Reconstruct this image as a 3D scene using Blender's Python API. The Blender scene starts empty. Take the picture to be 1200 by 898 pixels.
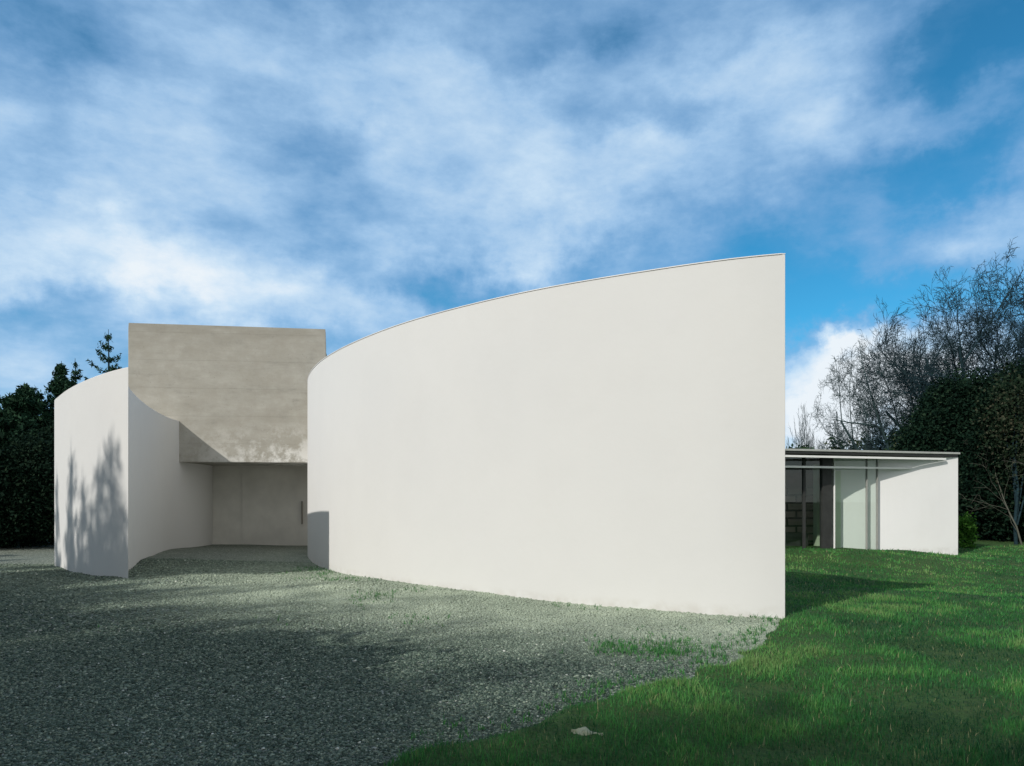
import bpy, math, random
import numpy as np
from math import radians, sin, cos, pi, atan2, sqrt

random.seed(7); RNG = np.random.default_rng(11)
scene = bpy.context.scene
COL = scene.collection
F = 800.0; YH = 588.0; CAMZ = 1.6
SUN = (0.9925, 1.0, -0.919)             # direction the light travels

def at(px, py, D):                      # a point seen at a pixel of the 1200 px photograph, D metres ahead
    return ((px-600)/F*D, D, CAMZ+(YH-py)/F*D)

# ------------------------------------------------------------------ tagging
def tag(o, label=None, cat=None, group=None, kind=None):
    if label: o['label'] = label
    if cat: o['category'] = cat
    if group: o['group'] = group
    if kind: o['kind'] = kind
    return o

def empty(name, loc):
    o = bpy.data.objects.new(name, None); COL.objects.link(o); o.location = loc
    o.empty_display_size = .3
    return o

def link(name, me, m=None, parent=None, smooth=False):
    o = bpy.data.objects.new(name, me); COL.objects.link(o)
    if m: me.materials.append(m)
    if parent:
        o.parent = parent
        if parent.type == 'EMPTY': o.location = (-parent.location[0], -parent.location[1], -parent.location[2])
    if smooth:
        me.polygons.foreach_set('use_smooth', [True]*len(me.polygons))
    return o

def mesh(name, vs, fs):
    me = bpy.data.meshes.new(name); me.from_pydata([tuple(map(float, v)) for v in vs], [], fs); me.update()
    return me

def np_mesh(name, V, polys_idx, sizes):
    """fast mesh: V (n,3), flat vertex index array, polygon sizes"""
    me = bpy.data.meshes.new(name)
    V = np.asarray(V, dtype=np.float32)
    me.vertices.add(len(V)); me.vertices.foreach_set('co', V.ravel())
    idx = np.asarray(polys_idx, dtype=np.int32).ravel(); sizes = np.asarray(sizes, dtype=np.int32)
    me.loops.add(len(idx)); me.loops.foreach_set('vertex_index', idx)
    me.polygons.add(len(sizes))
    starts = np.concatenate(([0], np.cumsum(sizes)[:-1])).astype(np.int32)
    me.polygons.foreach_set('loop_start', starts)
    me.update(calc_edges=True); me.validate()
    return me

def set_attr(me, name, vals):
    a = me.attributes.new(name, 'FLOAT', 'POINT'); a.data.foreach_set('value', np.asarray(vals, dtype=np.float32))

# ------------------------------------------------------------------ materials
class M:
    def __init__(s, name):
        s.m = bpy.data.materials.new(name); s.m.use_nodes = True
        s.t = s.m.node_tree; s.n = s.t.nodes; s.l = s.t.links
        s.b = s.n['Principled BSDF']; s.out = s.n['Material Output']
        s.b.inputs['Roughness'].default_value = .8
        s.b.inputs['Specular IOR Level'].default_value = .3
    def node(s, typ, **kw):
        n = s.n.new(typ)
        for k, v in kw.items(): setattr(n, k, v)
        return n
    def coord(s, scale=(1, 1, 1), kind='Object'):
        c = s.node('ShaderNodeTexCoord'); mp = s.node('ShaderNodeMapping')
        mp.inputs['Scale'].default_value = scale
        s.l.new(c.outputs[kind], mp.inputs['Vector']); return mp.outputs[0]
    def pos(s, scale=(1, 1, 1)):
        c = s.node('ShaderNodeNewGeometry'); mp = s.node('ShaderNodeMapping')
        mp.inputs['Scale'].default_value = scale
        s.l.new(c.outputs['Position'], mp.inputs['Vector']); return mp.outputs[0]
    def noise(s, vec, scale, detail=6, rough=.55, dist=0):
        n = s.node('ShaderNodeTexNoise'); n.inputs['Scale'].default_value = scale
        n.inputs['Detail'].default_value = detail; n.inputs['Roughness'].default_value = rough
        n.inputs['Distortion'].default_value = dist
        s.l.new(vec, n.inputs['Vector']); return n.outputs['Fac']
    def ramp(s, fac, stops, interp='LINEAR'):
        r = s.node('ShaderNodeValToRGB'); r.color_ramp.interpolation = interp
        e = r.color_ramp.elements
        while len(e) < len(stops): e.new(.5)
        for i, (p, c) in enumerate(stops):
            e[i].position = p; e[i].color = (*c, 1) if len(c) == 3 else c
        s.l.new(fac, r.inputs['Fac']); return r.outputs['Color']
    def mix(s, fac, a, b, mode='MIX'):
        x = s.node('ShaderNodeMix', data_type='RGBA', blend_type=mode)
        for sock, v in ((x.inputs[0], fac), (x.inputs[6], a), (x.inputs[7], b)):
            if isinstance(v, (int, float)): sock.default_value = v
            elif isinstance(v, tuple): sock.default_value = (*v, 1)
            else: s.l.new(v, sock)
        return x.outputs[2]
    def math(s, op, a, b=None, clamp=False):
        x = s.node('ShaderNodeMath', operation=op, use_clamp=clamp)
        for i, v in enumerate((a, b)):
            if v is None: continue
            if isinstance(v, (int, float)): x.inputs[i].default_value = v
            else: s.l.new(v, x.inputs[i])
        return x.outputs[0]
    def color(s, c):
        if isinstance(c, tuple): s.b.inputs['Base Color'].default_value = (*c, 1)
        else: s.l.new(c, s.b.inputs['Base Color'])
    def bump(s, h, strength=.3, dist=.02):
        b = s.node('ShaderNodeBump'); b.inputs['Strength'].default_value = strength
        b.inputs['Distance'].default_value = dist
        s.l.new(h, b.inputs['Height']); s.l.new(b.outputs[0], s.b.inputs['Normal'])
    def attr(s, name):
        a = s.node('ShaderNodeAttribute'); a.attribute_name = name; return a.outputs['Fac']

BW = (0, 0, 0), (1, 1, 1)
def mat_plaster(name='white plaster', A=(.675, .668, .642), B=(.650, .646, .625)):
    k = M(name); p = k.coord()
    broad = k.noise(p, .35, 4); fine = k.noise(p, 9, 5)
    c = k.mix(k.ramp(broad, [(.35, BW[0]), (.7, BW[1])]), A, B)
    c = k.mix(k.math('MULTIPLY', k.ramp(k.noise(p, 1.3, 8, .6), [(.45, BW[0]), (.65, BW[1])]), .05), c, (.5, .49, .46))
    pv = k.coord((1.6, 1.6, .25))                       # faint rain streaks
    c = k.mix(k.math('MULTIPLY', k.ramp(k.noise(pv, 1.6, 6), [(.5, BW[0]), (.72, BW[1])]), .05), c, (.60, .59, .55))
    # dirt splash within a hand's width of the ground
    g = k.node('ShaderNodeNewGeometry'); sx = k.node('ShaderNodeSeparateXYZ'); k.l.new(g.outputs['Position'], sx.inputs[0])
    mr = k.node('ShaderNodeMapRange'); k.l.new(sx.outputs['Z'], mr.inputs[0])
    mr.inputs[1].default_value = .10; mr.inputs[2].default_value = .22; mr.inputs[3].default_value = .3; mr.inputs[4].default_value = 0
    d = k.math('MULTIPLY', mr.outputs[0], k.ramp(k.noise(p, 5, 6), [(.4, BW[0]), (.65, BW[1])]))
    c = k.mix(d, c, (.42, .38, .32))
    k.color(c); k.b.inputs['Roughness'].default_value = .85
    k.bump(k.math('ADD', k.math('MULTIPLY', fine, .35), k.noise(p, .8, 3)), .2, .03)
    return k.m

def mat_concrete():
    k = M('board marked concrete'); p = k.coord()
    ph = k.coord((.7, .7, 2.6))
    strata = k.math('ADD', k.math('MULTIPLY', k.noise(ph, 1.5, 12, .72), .6), k.math('MULTIPLY', k.noise(p, 2.6, 12, .72), .4))
    c = k.ramp(strata, [(.34, (.27, .258, .220)), (.46, (.355, .34, .293)), (.58, (.40, .383, .333)), (.72, (.48, .46, .41))])
    c = k.mix(k.ramp(k.noise(p, 2.3, 8, .65), [(.42, BW[0]), (.75, BW[1])]), c, (.33, .31, .26))
    # horizontal lift joints
    s = k.node('ShaderNodeSeparateXYZ'); k.l.new(k.coord(), s.inputs[0])
    z = s.outputs['Z']
    fr = k.math('FRACT', k.math('ADD', k.math('MULTIPLY', z, 1.18), k.math('MULTIPLY', k.noise(p, .7, 2), .05)))
    j = k.math('LESS_THAN', fr, .022)
    c = k.mix(k.math('MULTIPLY', j, .14), c, (.17, .155, .12))
    # pale efflorescence low on the right
    mr = k.node('ShaderNodeMapRange'); k.l.new(z, mr.inputs[0])
    mr.inputs[1].default_value = 4.1; mr.inputs[2].default_value = 2.9; mr.inputs[3].default_value = 0; mr.inputs[4].default_value = 1
    mx = k.node('ShaderNodeMapRange'); k.l.new(s.outputs['X'], mx.inputs[0])
    mx.inputs[1].default_value = -9.6; mx.inputs[2].default_value = -7.2; mx.inputs[3].default_value = .25; mx.inputs[4].default_value = 1
    e = k.math('MULTIPLY', k.math('MULTIPLY', mr.outputs[0], mx.outputs[0]), k.ramp(k.noise(p, 1.5, 14, .74), [(.46, BW[0]), (.56, BW[1])]))
    c = k.mix(e, c, (.70, .69, .65))
    # dark weathering under the top edge
    mt = k.node('ShaderNodeMapRange'); k.l.new(z, mt.inputs[0])
    mt.inputs[1].default_value = 6.2; mt.inputs[2].default_value = 7.03; mt.inputs[3].default_value = 0; mt.inputs[4].default_value = .55
    w = k.math('MULTIPLY', mt.outputs[0], k.ramp(k.noise(ph, 1.7, 6), [(.35, BW[0]), (.6, BW[1])]))
    c = k.mix(w, c, (.27, .25, .205))
    # bug holes
    v = k.node('ShaderNodeTexVoronoi'); v.inputs['Scale'].default_value = 7; k.l.new(p, v.inputs['Vector'])
    h = k.math('LESS_THAN', v.outputs['Distance'], .07)
    c = k.mix(k.math('MULTIPLY', h, .4), c, (.1, .09, .07))
    k.color(c); k.b.inputs['Roughness'].default_value = .9
    k.bump(k.math('SUBTRACT', strata, k.math('MULTIPLY', k.math('ADD', j, h), .4)), .35, .03)
    return k.m

def mat_simple(name, c, rough=.7, var=.15, scale=6, metal=0, bump=.1):
    k = M(name); p = k.coord()
    n = k.noise(p, scale, 6)
    lo = tuple(x*(1-var) for x in c); hi = tuple(min(1, x*(1+var)) for x in c)
    k.color(k.ramp(n, [(.3, lo), (.7, hi)])); k.b.inputs['Roughness'].default_value = rough
    k.b.inputs['Metallic'].default_value = metal
    if bump: k.bump(n, bump, .02)
    return k.m

def mat_gravel():
    k = M('gravel'); p = k.pos()
    v = k.node('ShaderNodeTexVoronoi'); v.inputs['Scale'].default_value = 38; k.l.new(p, v.inputs['Vector'])
    v2 = k.node('ShaderNodeTexVoronoi'); v2.inputs['Scale'].default_value = 16; k.l.new(p, v2.inputs['Vector'])
    sx = k.node('ShaderNodeSeparateColor'); k.l.new(v.outputs['Color'], sx.inputs[0])
    c = k.ramp(sx.outputs[0], [(0, (.04, .052, .044)), (.5, (.11, .133, .112)), (.85, (.21, .235, .20)), (1, (.36, .38, .34))])
    big = k.ramp(k.noise(p, .55, 7, .62), [(.45, BW[0]), (.68, BW[1])])
    gp = k.node('ShaderNodeSeparateXYZ'); k.l.new(k.pos(), gp.inputs[0])
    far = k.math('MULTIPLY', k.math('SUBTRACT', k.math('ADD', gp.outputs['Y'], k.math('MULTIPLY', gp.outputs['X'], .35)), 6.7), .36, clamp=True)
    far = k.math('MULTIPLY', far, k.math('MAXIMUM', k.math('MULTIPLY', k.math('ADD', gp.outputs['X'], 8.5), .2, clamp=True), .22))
    c = k.mix(k.math('MULTIPLY', k.math('ADD', k.math('MULTIPLY', big, .45), .5), k.math('MULTIPLY', far, .85)), c, (.50, .565, .43))  # mossy tint, paled towards the big wall to paint in its sunlit band
    k.color(c); k.b.inputs['Roughness'].default_value = .95
    h = k.math('ADD', k.math('MULTIPLY', v.outputs['Distance'], -.6), k.math('MULTIPLY', v2.outputs['Distance'], -.4))
    k.bump(h, 1, .035)
    return k.m

def mat_stone():
    k = M('gravel chips'); a = k.attr('tint')
    c = k.ramp(a, [(0, (.012, .024, .017)), (.4, (.056, .090, .068)), (.75, (.17, .218, .165)), (.93, (.29, .34, .265)), (1, (.52, .54, .48))])
    big = k.ramp(k.noise(k.pos(), .55, 7, .62), [(.42, BW[0]), (.66, BW[1])])
    gp = k.node('ShaderNodeSeparateXYZ'); k.l.new(k.pos(), gp.inputs[0])
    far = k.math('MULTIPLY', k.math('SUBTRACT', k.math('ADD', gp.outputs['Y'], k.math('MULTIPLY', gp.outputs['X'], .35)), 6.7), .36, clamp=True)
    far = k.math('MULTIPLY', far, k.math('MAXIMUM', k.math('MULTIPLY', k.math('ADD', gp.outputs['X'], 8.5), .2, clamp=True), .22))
    c = k.mix(k.math('MULTIPLY', k.math('ADD', k.math('MULTIPLY', big, .45), .5), k.math('MULTIPLY', far, .85)), c, (.50, .565, .43))  # same mossy tint on the chips, with the sunlit band painted in
    k.color(c); k.b.inputs['Roughness'].default_value = .85; return k.m

def mat_lawn():
    k = M('lawn turf'); p = k.pos()
    n = k.noise(p, 1.1, 8, .65); f = k.noise(p, 30, 6, .7)
    c = k.ramp(f, [(.3, (.012, .034, .008)), (.5, (.032, .085, .018)), (.7, (.06, .14, .03))])
    c = k.mix(k.math('MULTIPLY', k.ramp(n, [(.45, BW[0]), (.62, BW[1])]), .35), c, (.085, .115, .035))
    k.color(c); k.b.inputs['Roughness'].default_value = .95
    k.bump(k.math('ADD', f, k.noise(p, 9, 4)), .8, .05)
    return k.m

def mat_grass():
    k = M('grass blades'); a = k.attr('tint'); p = k.pos()
    c = k.ramp(a, [(0, (.008, .055, .020)), (.35, (.028, .140, .036)), (.65, (.054, .225, .050)), (.9, (.105, .29, .065)), (1, (.30, .29, .15))])
    k.color(c); k.b.inputs['Roughness'].default_value = .55
    tr = k.node('ShaderNodeBsdfTranslucent'); k.l.new(c, tr.inputs[0])
    mx = k.node('ShaderNodeMixShader'); mx.inputs[0].default_value = .28
    k.l.new(k.b.outputs[0], mx.inputs[1]); k.l.new(tr.outputs[0], mx.inputs[2]); k.l.new(mx.outputs[0], k.out.inputs[0])
    return k.m

def mat_leaf(name, dark, mid, light, transl=.15):
    k = M(name); a = k.attr('tint')
    c = k.ramp(a, [(0, dark), (.6, mid), (1, light)])
    k.color(c); k.b.inputs['Roughness'].default_value = .8; k.b.inputs['Specular IOR Level'].default_value = .08
    tr = k.node('ShaderNodeBsdfTranslucent'); k.l.new(c, tr.inputs[0])
    mx = k.node('ShaderNodeMixShader'); mx.inputs[0].default_value = transl
    k.l.new(k.b.outputs[0], mx.inputs[1]); k.l.new(tr.outputs[0], mx.inputs[2]); k.l.new(mx.outputs[0], k.out.inputs[0])
    return k.m

def mat_glass():
    k = M('window glass'); k.n.remove(k.b)
    t = k.node('ShaderNodeBsdfTransparent'); t.inputs[0].default_value = (.93, .96, .94, 1)
    g = k.node('ShaderNodeBsdfGlossy'); g.inputs['Roughness'].default_value = .01
    f = k.node('ShaderNodeLayerWeight')
    fr = k.math('ADD', k.math('MULTIPLY', k.math('POWER', f.outputs['Facing'], 5), .9), .045)
    mx = k.node('ShaderNodeMixShader'); k.l.new(fr, mx.inputs[0])
    k.l.new(t.outputs[0], mx.inputs[1]); k.l.new(g.outputs[0], mx.inputs[2]); k.l.new(mx.outputs[0], k.out.inputs[0])
    return k.m

def mat_brick():
    k = M('brown brick'); b = k.node('ShaderNodeTexBrick')
    cx = k.node('ShaderNodeTexCoord'); sp = k.node('ShaderNodeSeparateXYZ'); cb = k.node('ShaderNodeCombineXYZ')
    k.l.new(cx.outputs['Object'], sp.inputs[0]); k.l.new(sp.outputs['X'], cb.inputs[0]); k.l.new(sp.outputs['Z'], cb.inputs[1])
    k.l.new(cb.outputs[0], b.inputs['Vector']); b.inputs['Scale'].default_value = 1
    b.inputs['Brick Width'].default_value = .62; b.inputs['Row Height'].default_value = .26; b.inputs['Mortar Size'].default_value = .035
    b.inputs['Color1'].default_value = (.46, .35, .31, 1); b.inputs['Color2'].default_value = (.26, .19, .17, 1); b.inputs['Mortar'].default_value = (.03, .028, .025, 1)
    k.color(b.outputs['Color']); return k.m

PLASTER = mat_plaster(); PLASTER_B = mat_plaster('bright white plaster', (.82, .81, .79), (.80, .79, .78)); CONCRETE = mat_concrete()
GRAVEL = mat_gravel(); STONE = mat_stone(); LAWN = mat_lawn(); GRASS = mat_grass(); GLASS = mat_glass(); BRICK = mat_brick()
ENTRY = mat_simple('grey entrance panel', (.62, .60, .54), .8, .12, 1.2)
STEEL = mat_simple('dark painted steel', (.035, .036, .034), .45, .2, 5)
FASCIA = mat_simple('roof edge metal', (.42, .43, .40), .5, .1, 4)
RAIL = mat_simple('pale painted rail', (.86, .85, .82), .5, .05, 4)
CEIL = mat_simple('soffit board', (.25, .24, .21), .8, .1, 3)
PANEL = mat_simple('pale green panel', (.46, .54, .40), .7, .08, 3)
FLOOR = mat_simple('interior floor', (.12, .11, .10), .6, .15, 3)
HANDLE = mat_simple('brushed metal', (.22, .21, .18), .5, .1, 6)
MULL = mat_simple('grey anodised metal', (.30, .30, .28), .5, .1, 6)
SOIL = mat_simple('rough ground', (.05, .065, .03), .95, .4, 1.2)
BARK = mat_simple('dark bark', (.010, .030, .038), .9, .35, 8, bump=.4)
BARKG = mat_simple('grey green bark', (.030, .056, .058), .9, .3, 8, bump=.4)
BARKP = mat_simple('pale twig bark', (.075, .078, .06), .8, .25, 8)
LEAF_DARK = mat_leaf('dark evergreen leaf', (.003, .012, .007), (.006, .020, .011), (.022, .042, .022), .03)
LEAF_CON = mat_leaf('conifer needles', (.008, .030, .018), (.018, .052, .028), (.04, .085, .045), .08)
LEAF_MID = mat_leaf('olive shrub leaf', (.02, .045, .018), (.045, .08, .032), (.12, .12, .06), .2)
LEAF_BROWN = mat_leaf('brownish dark leaf', (.01, .022, .010), (.020, .034, .018), (.075, .07, .045), .1)
LEAF_LIT = mat_leaf('fresh green leaf', (.03, .10, .015), (.08, .22, .03), (.16, .34, .06), .3)

# ------------------------------------------------------------------ terrain height
CP = np.array([(0, 0, 0), (-3, 5, .02), (3, 5, .0), (0, 7.5, .05), (3.65, 9.1, .04), (1, 10.2, .06), (-1, 11.7, .1), (-4.2, 15.4, .05),
  (-5.8, 19.1, .12), (-7.03, 12.5, .19), (-8.5, 13.7, .13), (-9.8, 15, .075), (-11.2, 16.8, .03), (-9.2, 17.2, .18), (-10, 19.8, .19),
  (-10, 22.7, .15), (-6.8, 22.7, .11), (-14, 20.6, 0), (-18, 24, .1), (9.16, 14.65, -.2), (6.4, 16.2, -.1), (13.83, 21.16, -.09),
  (11.3, 21.0, .095), (10, 21.3, .14), (8, 21.5, .14), (5.6, 11, 0), (9, 9, -.1), (15, 15, -.12), (18, 22, 0), (21, 27, .1), (30, 32, .4),
  (-30, 0, 0), (-20, -20, 0), (20, -20, 0), (30, 5, 0), (0, 40, .3), (-30, 40, .3), (40, 60, .5), (-40, 60, .5)], dtype=float)
def gz(x, y):
    x = np.asarray(x, float); y = np.asarray(y, float)
    num = np.zeros(np.broadcast(x, y).shape); den = num.copy()
    for cx, cy, cz in CP:
        w = 1/((x-cx)**2+(y-cy)**2+.6)**2
        num += w*cz; den += w
    return num/den
def G(x, y): return float(gz(x, y))

def vnoise(x, y, s, seed):
    r = np.random.default_rng(seed).random((257, 257))
    u = np.asarray(x)*s+1000; v = np.asarray(y)*s+1000
    i = np.floor(u).astype(int); j = np.floor(v).astype(int); fu = u-i; fv = v-j
    fu = fu*fu*(3-2*fu); fv = fv*fv*(3-2*fv)
    a = r[i % 256, j % 256]; b = r[(i+1) % 256, j % 256]; c = r[i % 256, (j+1) % 256]; d = r[(i+1) % 256, (j+1) % 256]
    return (a*(1-fu)+b*fu)*(1-fv)+(c*(1-fu)+d*fu)*fv
def fbm(x, y, s, seed, o=4):
    t = 0; w = 0
    for k in range(o): t = t+vnoise(x, y, s*2**k, seed+k)*.5**k; w += .5**k
    return t/w

POLY = np.array([(3.60, 9.08), (3.1, 8.25), (2.55, 7.4), (1.81, 6.45), (.93, 5.62), (.43, 5.13), (-.02, 4.73), (-.33, 4.5), (-.86, 4.06), (-3, 2.4),
  (-8, -1), (-26, -5), (-26, 30), (-6, 30), (0, 13), (3.2, 9.5)])
def sdf(x, y):                           # >0 on the lawn, <0 on the gravel
    x = np.asarray(x, float); y = np.asarray(y, float)
    d = np.full(x.shape, 1e9); ins = np.zeros(x.shape, bool); n = len(POLY)
    for i in range(n):
        ax, ay = POLY[i]; bx, by = POLY[(i+1) % n]
        ex, ey = bx-ax, by-ay; t = np.clip(((x-ax)*ex+(y-ay)*ey)/(ex*ex+ey*ey), 0, 1)
        d = np.minimum(d, np.hypot(x-ax-t*ex, y-ay-t*ey))
        if ay != by:
            c = ((ay > y) != (by > y)) & (x < (bx-ax)*(y-ay)/(by-ay)+ax); ins ^= c
    wob = (fbm(x, y, 2.2, 50, 3)-.5)*.35
    return np.where(ins, -d, d)+wob

# ------------------------------------------------------------------ building footprints
def plan_top(pts, top, close=()):        # (px, y of top edge) -> plan points, from the known top height
    out = []
    for px, py in pts:
        D = F*(top-CAMZ)/(YH-py); out.append(((px-600)/F*D, D))
    return out
BIG_TOP = CAMZ+3.3; LEFT_TOP = CAMZ+2.47
big_front = plan_top([(920.5, 298), (895, 299.8), (850, 304.3), (805, 310.8), (760, 318), (727, 323), (693, 328.3), (653, 335.3), (627, 340.3), (600, 346), (562.5, 354.4),
  (525, 363.7), (487.5, 374), (465, 381.5), (442.2, 390), (425, 396.9), (409.2, 403.8), (389.1, 413.9), (379.1, 420.3), (370, 428.1), (363, 435.9), (359.8, 442.2), (358.1, 450)], BIG_TOP)
def dedupe_smooth(p, it=2, keep=1):
    p = [np.array(q) for q in p]
    for _ in range(it):
        p = [p[0]]+[(p[i-1]+2*p[i]+p[i+1])/4 for i in range(1, len(p)-1)]+[p[-1]]
    return [tuple(q) for q in p]
def catmull(P, n=4, closed=False):
    out = []; P = [np.array(p, float) for p in P]
    for i in range(len(P)-1):
        p0 = P[max(i-1, 0)]; p1 = P[i]; p2 = P[i+1]; p3 = P[min(i+2, len(P)-1)]
        for k in range(n):
            t = k/n
            out.append(.5*((2*p1)+(-p0+p2)*t+(2*p0-5*p1+4*p2-p3)*t*t+(-p0+3*p1-3*p2+p3)*t**3))
    out.append(P[-1]); return [tuple(q) for q in out]
def ground_lim(p): return p
big_plan_front = catmull(dedupe_smooth(big_front+[(-6.03, 20.3), (-6.1, 21.6), (-6.0, 23.2)]), 4)
big_plan_back = catmull([(-6.0, 23.2), (-4.6, 24.2), (-3.0, 22.5), (-1.9, 18.5), (-1.2, 14.6), (-.3, 12.2), (1.04, 10.78), (2.5, 9.75), big_front[0]], 6)
left_front = plan_top([(150.4, 430), (136.4, 433), (120.3, 437.6), (104.3, 443.6), (88.2, 450.9), (77.5, 457), (66.8, 465.2), (63.7, 470.3)], LEFT_TOP)
left_outer = catmull(dedupe_smooth(left_front, 1)+[(-11.8, 17.9), (-12.2, 19.6), (-12.3, 21.5), (-11.9, 23.6), (-11, 24.6)], 4)
left_inner = catmull([(-10.6, 24.6), (-10.07, 22.75), (-10.18, 21.0), (-9.98, 19.6), (-9.25, 17.2), (-8.2, 14.6), left_front[0]], 5)

def extrude_plan(name, ring, z0, z1, m, parent, bev=.012):
    """closed solid with smooth-shaded sides and a chamfered top edge"""
    n = len(ring)
    vs = [(x, y, z0) for x, y in ring]+[(x, y, z1) for x, y in ring]
    fs = [(i, (i+1) % n, n+(i+1) % n, n+i) for i in range(n)]
    area = sum(ring[i][0]*ring[(i+1) % n][1]-ring[(i+1) % n][0]*ring[i][1] for i in range(n))
    if area < 0: fs = [f[::-1] for f in fs]
    top = list(range(n, 2*n)); bot = list(range(n))
    fs.append(tuple(top if area > 0 else top[::-1])); fs.append(tuple(bot[::-1] if area > 0 else bot))
    me = mesh(name, vs, fs)
    o = link(name, me, m, parent)
    bm = o.modifiers.new('bevel', 'BEVEL'); bm.width = bev; bm.segments = 2; bm.limit_method = 'ANGLE'; bm.angle_limit = radians(35)
    for p in me.polygons: p.use_smooth = len(p.vertices) == 4
    me.set_sharp_from_angle(angle=radians(30))
    return o

def prism(name, poly, z0, z1, m, parent, bev=.008):
    return extrude_plan(name, poly, z0, z1, m, parent, bev)

def box(name, c, s, m, parent, rz=0, bev=.006):
    x, y, z = [v/2 for v in s]; cr, sr = cos(rz), sin(rz)
    P = [(c[0]+a*x*cr-b*y*sr, c[1]+a*x*sr+b*y*cr) for a, b in ((-1, -1), (1, -1), (1, 1), (-1, 1))]
    return prism(name, P, c[2]-z, c[2]+z, m, parent, bev)

# ---- museum building
mus = empty('museum_building', (-5, 17, 0))
tag(mus, 'white building with two curved windowless walls and a raw concrete block between them', 'building')
ring = big_plan_front[:-1]+big_plan_back[:-1]
w = extrude_plan('curved_wall', ring, -.5, BIG_TOP, PLASTER, mus)
w['label'] = 'large curved white wall tapering to a tall sharp edge beside the lawn'
ring = left_outer+left_inner[:-1]
w = extrude_plan('curved_wall', ring, -.5, LEFT_TOP, PLASTER, mus)
w['label'] = 'smaller curved white wall at the left edge of the gravel, hollowed on its inner side'
def offset(ring, d):
    n = len(ring); out = []
    ar = sum(ring[i][0]*ring[(i+1) % n][1]-ring[(i+1) % n][0]*ring[i][1] for i in range(n)); sg = 1 if ar > 0 else -1
    for i in range(n):
        a_, b_, c_ = (np.array(ring[j % n]) for j in (i-1, i, i+1))
        n1 = b_-a_; n1 = np.array([n1[1], -n1[0]])/(np.hypot(*n1)+1e-9)*sg; n2 = c_-b_; n2 = np.array([n2[1], -n2[0]])/(np.hypot(*n2)+1e-9)*sg
        m_ = n1+n2; L = np.hypot(*m_); m_ = m_/L if L > .3 else n1
        out.append(tuple(b_+m_*d))
    return out
COPING = mat_simple('pale coping', (.72, .71, .69), .7, .05, 3)
for rg, zt_ in ((big_plan_front[:-1]+big_plan_back[:-1], BIG_TOP),):
    prism('coping', offset(rg, .010), zt_+.001, zt_+.016, COPING, mus, .002)
# concrete block, roof falling to the rear
a = at(150, 378, 20.7); b = at(382, 384.5, 21.35)
zt = CAMZ+(YH-378)/F*20.7; zb = CAMZ+1.21
def blk():
    ax, ay = a[0], a[1]; bx, by = b[0], b[1]
    dx, dy = bx-ax, by-ay; L = sqrt(dx*dx+dy*dy); nx, ny = -dy/L, dx/L
    dep = 5.0; ST = zt-.75
    A = (ax, ay); B = (bx, by); Cc = (bx+nx*dep+.25, by+ny*dep); Dd = (ax+nx*dep, ay+ny*dep)
    e = .45
    vs = [(*A, zb), (*B, zb), (*Cc, zb), (*Dd, zb), (*A, zt), (*B, zt-.03), (bx+nx*.06, by+ny*.06, ST), (ax+nx*.06, ay+ny*.06, ST),
          (*Cc, zt-2.9), (*Dd, zt-2.9)]
    fs = [(0, 1, 5, 4), (3, 2, 1, 0), (1, 2, 8, 6, 5), (4, 5, 6, 7), (7, 6, 8, 9), (2, 3, 9, 8), (3, 0, 4, 7, 9)]
    o = link('concrete_block', mesh('concrete_block', vs, fs), CONCRETE, mus)
    bv = o.modifiers.new('bevel', 'BEVEL'); bv.width = .02; bv.segments = 2
    o['label'] = 'raw grey beige concrete block hanging over the recessed entrance'
    return A, B
blk()
# recessed entrance wall
e0 = (-10.25, 23.10); e1 = (-5.75, 23.15)
prism('entrance_wall', [e0, e1, (e1[0], e1[1]+.3), (e0[0], e0[1]+.3)], -.3, zb+.05, ENTRY, mus)
jx = at(284, 600, 23.1)[0]
dpan = box('door_panel', ((jx-6.0)/2-.0, 23.11, 1.42), (abs(jx+6.0), .004, 2.62), ENTRY, mus, .016, .004)
h = at(353.5, 601, 23.0)
box('pull_handle', (h[0], 23.03, h[2]), (.045, .06, .78), HANDLE, dpan)

# ---- pavilion
PT = CAMZ+1.51
pv = empty('glass_pavilion', (11, 22, 0))
tag(pv, 'low flat roofed pavilion with white end wall and glass front behind the lawn', 'building')
A = (13.83, 21.16); B = (11.29, 21.0); C = (9.98, 21.3)
outer = [A, (12.6, 21.03), B, (10.6, 21.1), C]; th = .22
inner = [(13.83, 21.38), (12.6, 21.27), (11.29, 21.24), (10.6, 21.34), (10.03, 21.52)]
prism('end_wall', outer+inner[::-1], -.5, PT-.13, PLASTER_B, pv)
def roofline(x): return 21.16-(13.83-x)*.2546
X0 = 3.2
prism('roof', [(13.80, 21.12), (X0, roofline(X0)-.04), (X0, 26.5), (13.80, 26.5)], PT-.125, PT-.052, STEEL, pv)
prism('roof_edge', [(13.86, 21.10), (X0, roofline(X0)-.07), (X0, roofline(X0)+.1), (13.86, 21.26)], PT-.050, PT+.012, FASCIA, pv)
prism('side_wall', [(13.62, 21.40), (13.83, 21.40), (13.83, 26.4), (13.62, 26.4)], -.5, PT-.137, PLASTER, pv)
prism('back_wall', [(X0, 26.2), (13.6, 26.2), (13.6, 26.4), (X0, 26.4)], -.5, PT-.137, CEIL, pv)
def rail(D0, yy, x0, x1):
    z = CAMZ+(YH-yy)/F*D0; zz = .03
    return prism('ceiling_rail', [(x0, roofline(x0)+D0-21.0), (x1, roofline(x1)+D0-21.0), (x1, roofline(x1)+D0-20.95), (x0, roofline(x0)+D0-20.95)], z-zz, z+zz, RAIL, pv, .003)
rail(20.95, 538, X0+.1, 13.35)
rail(21.22, 549.5, X0+.1, 12.3)
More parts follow.
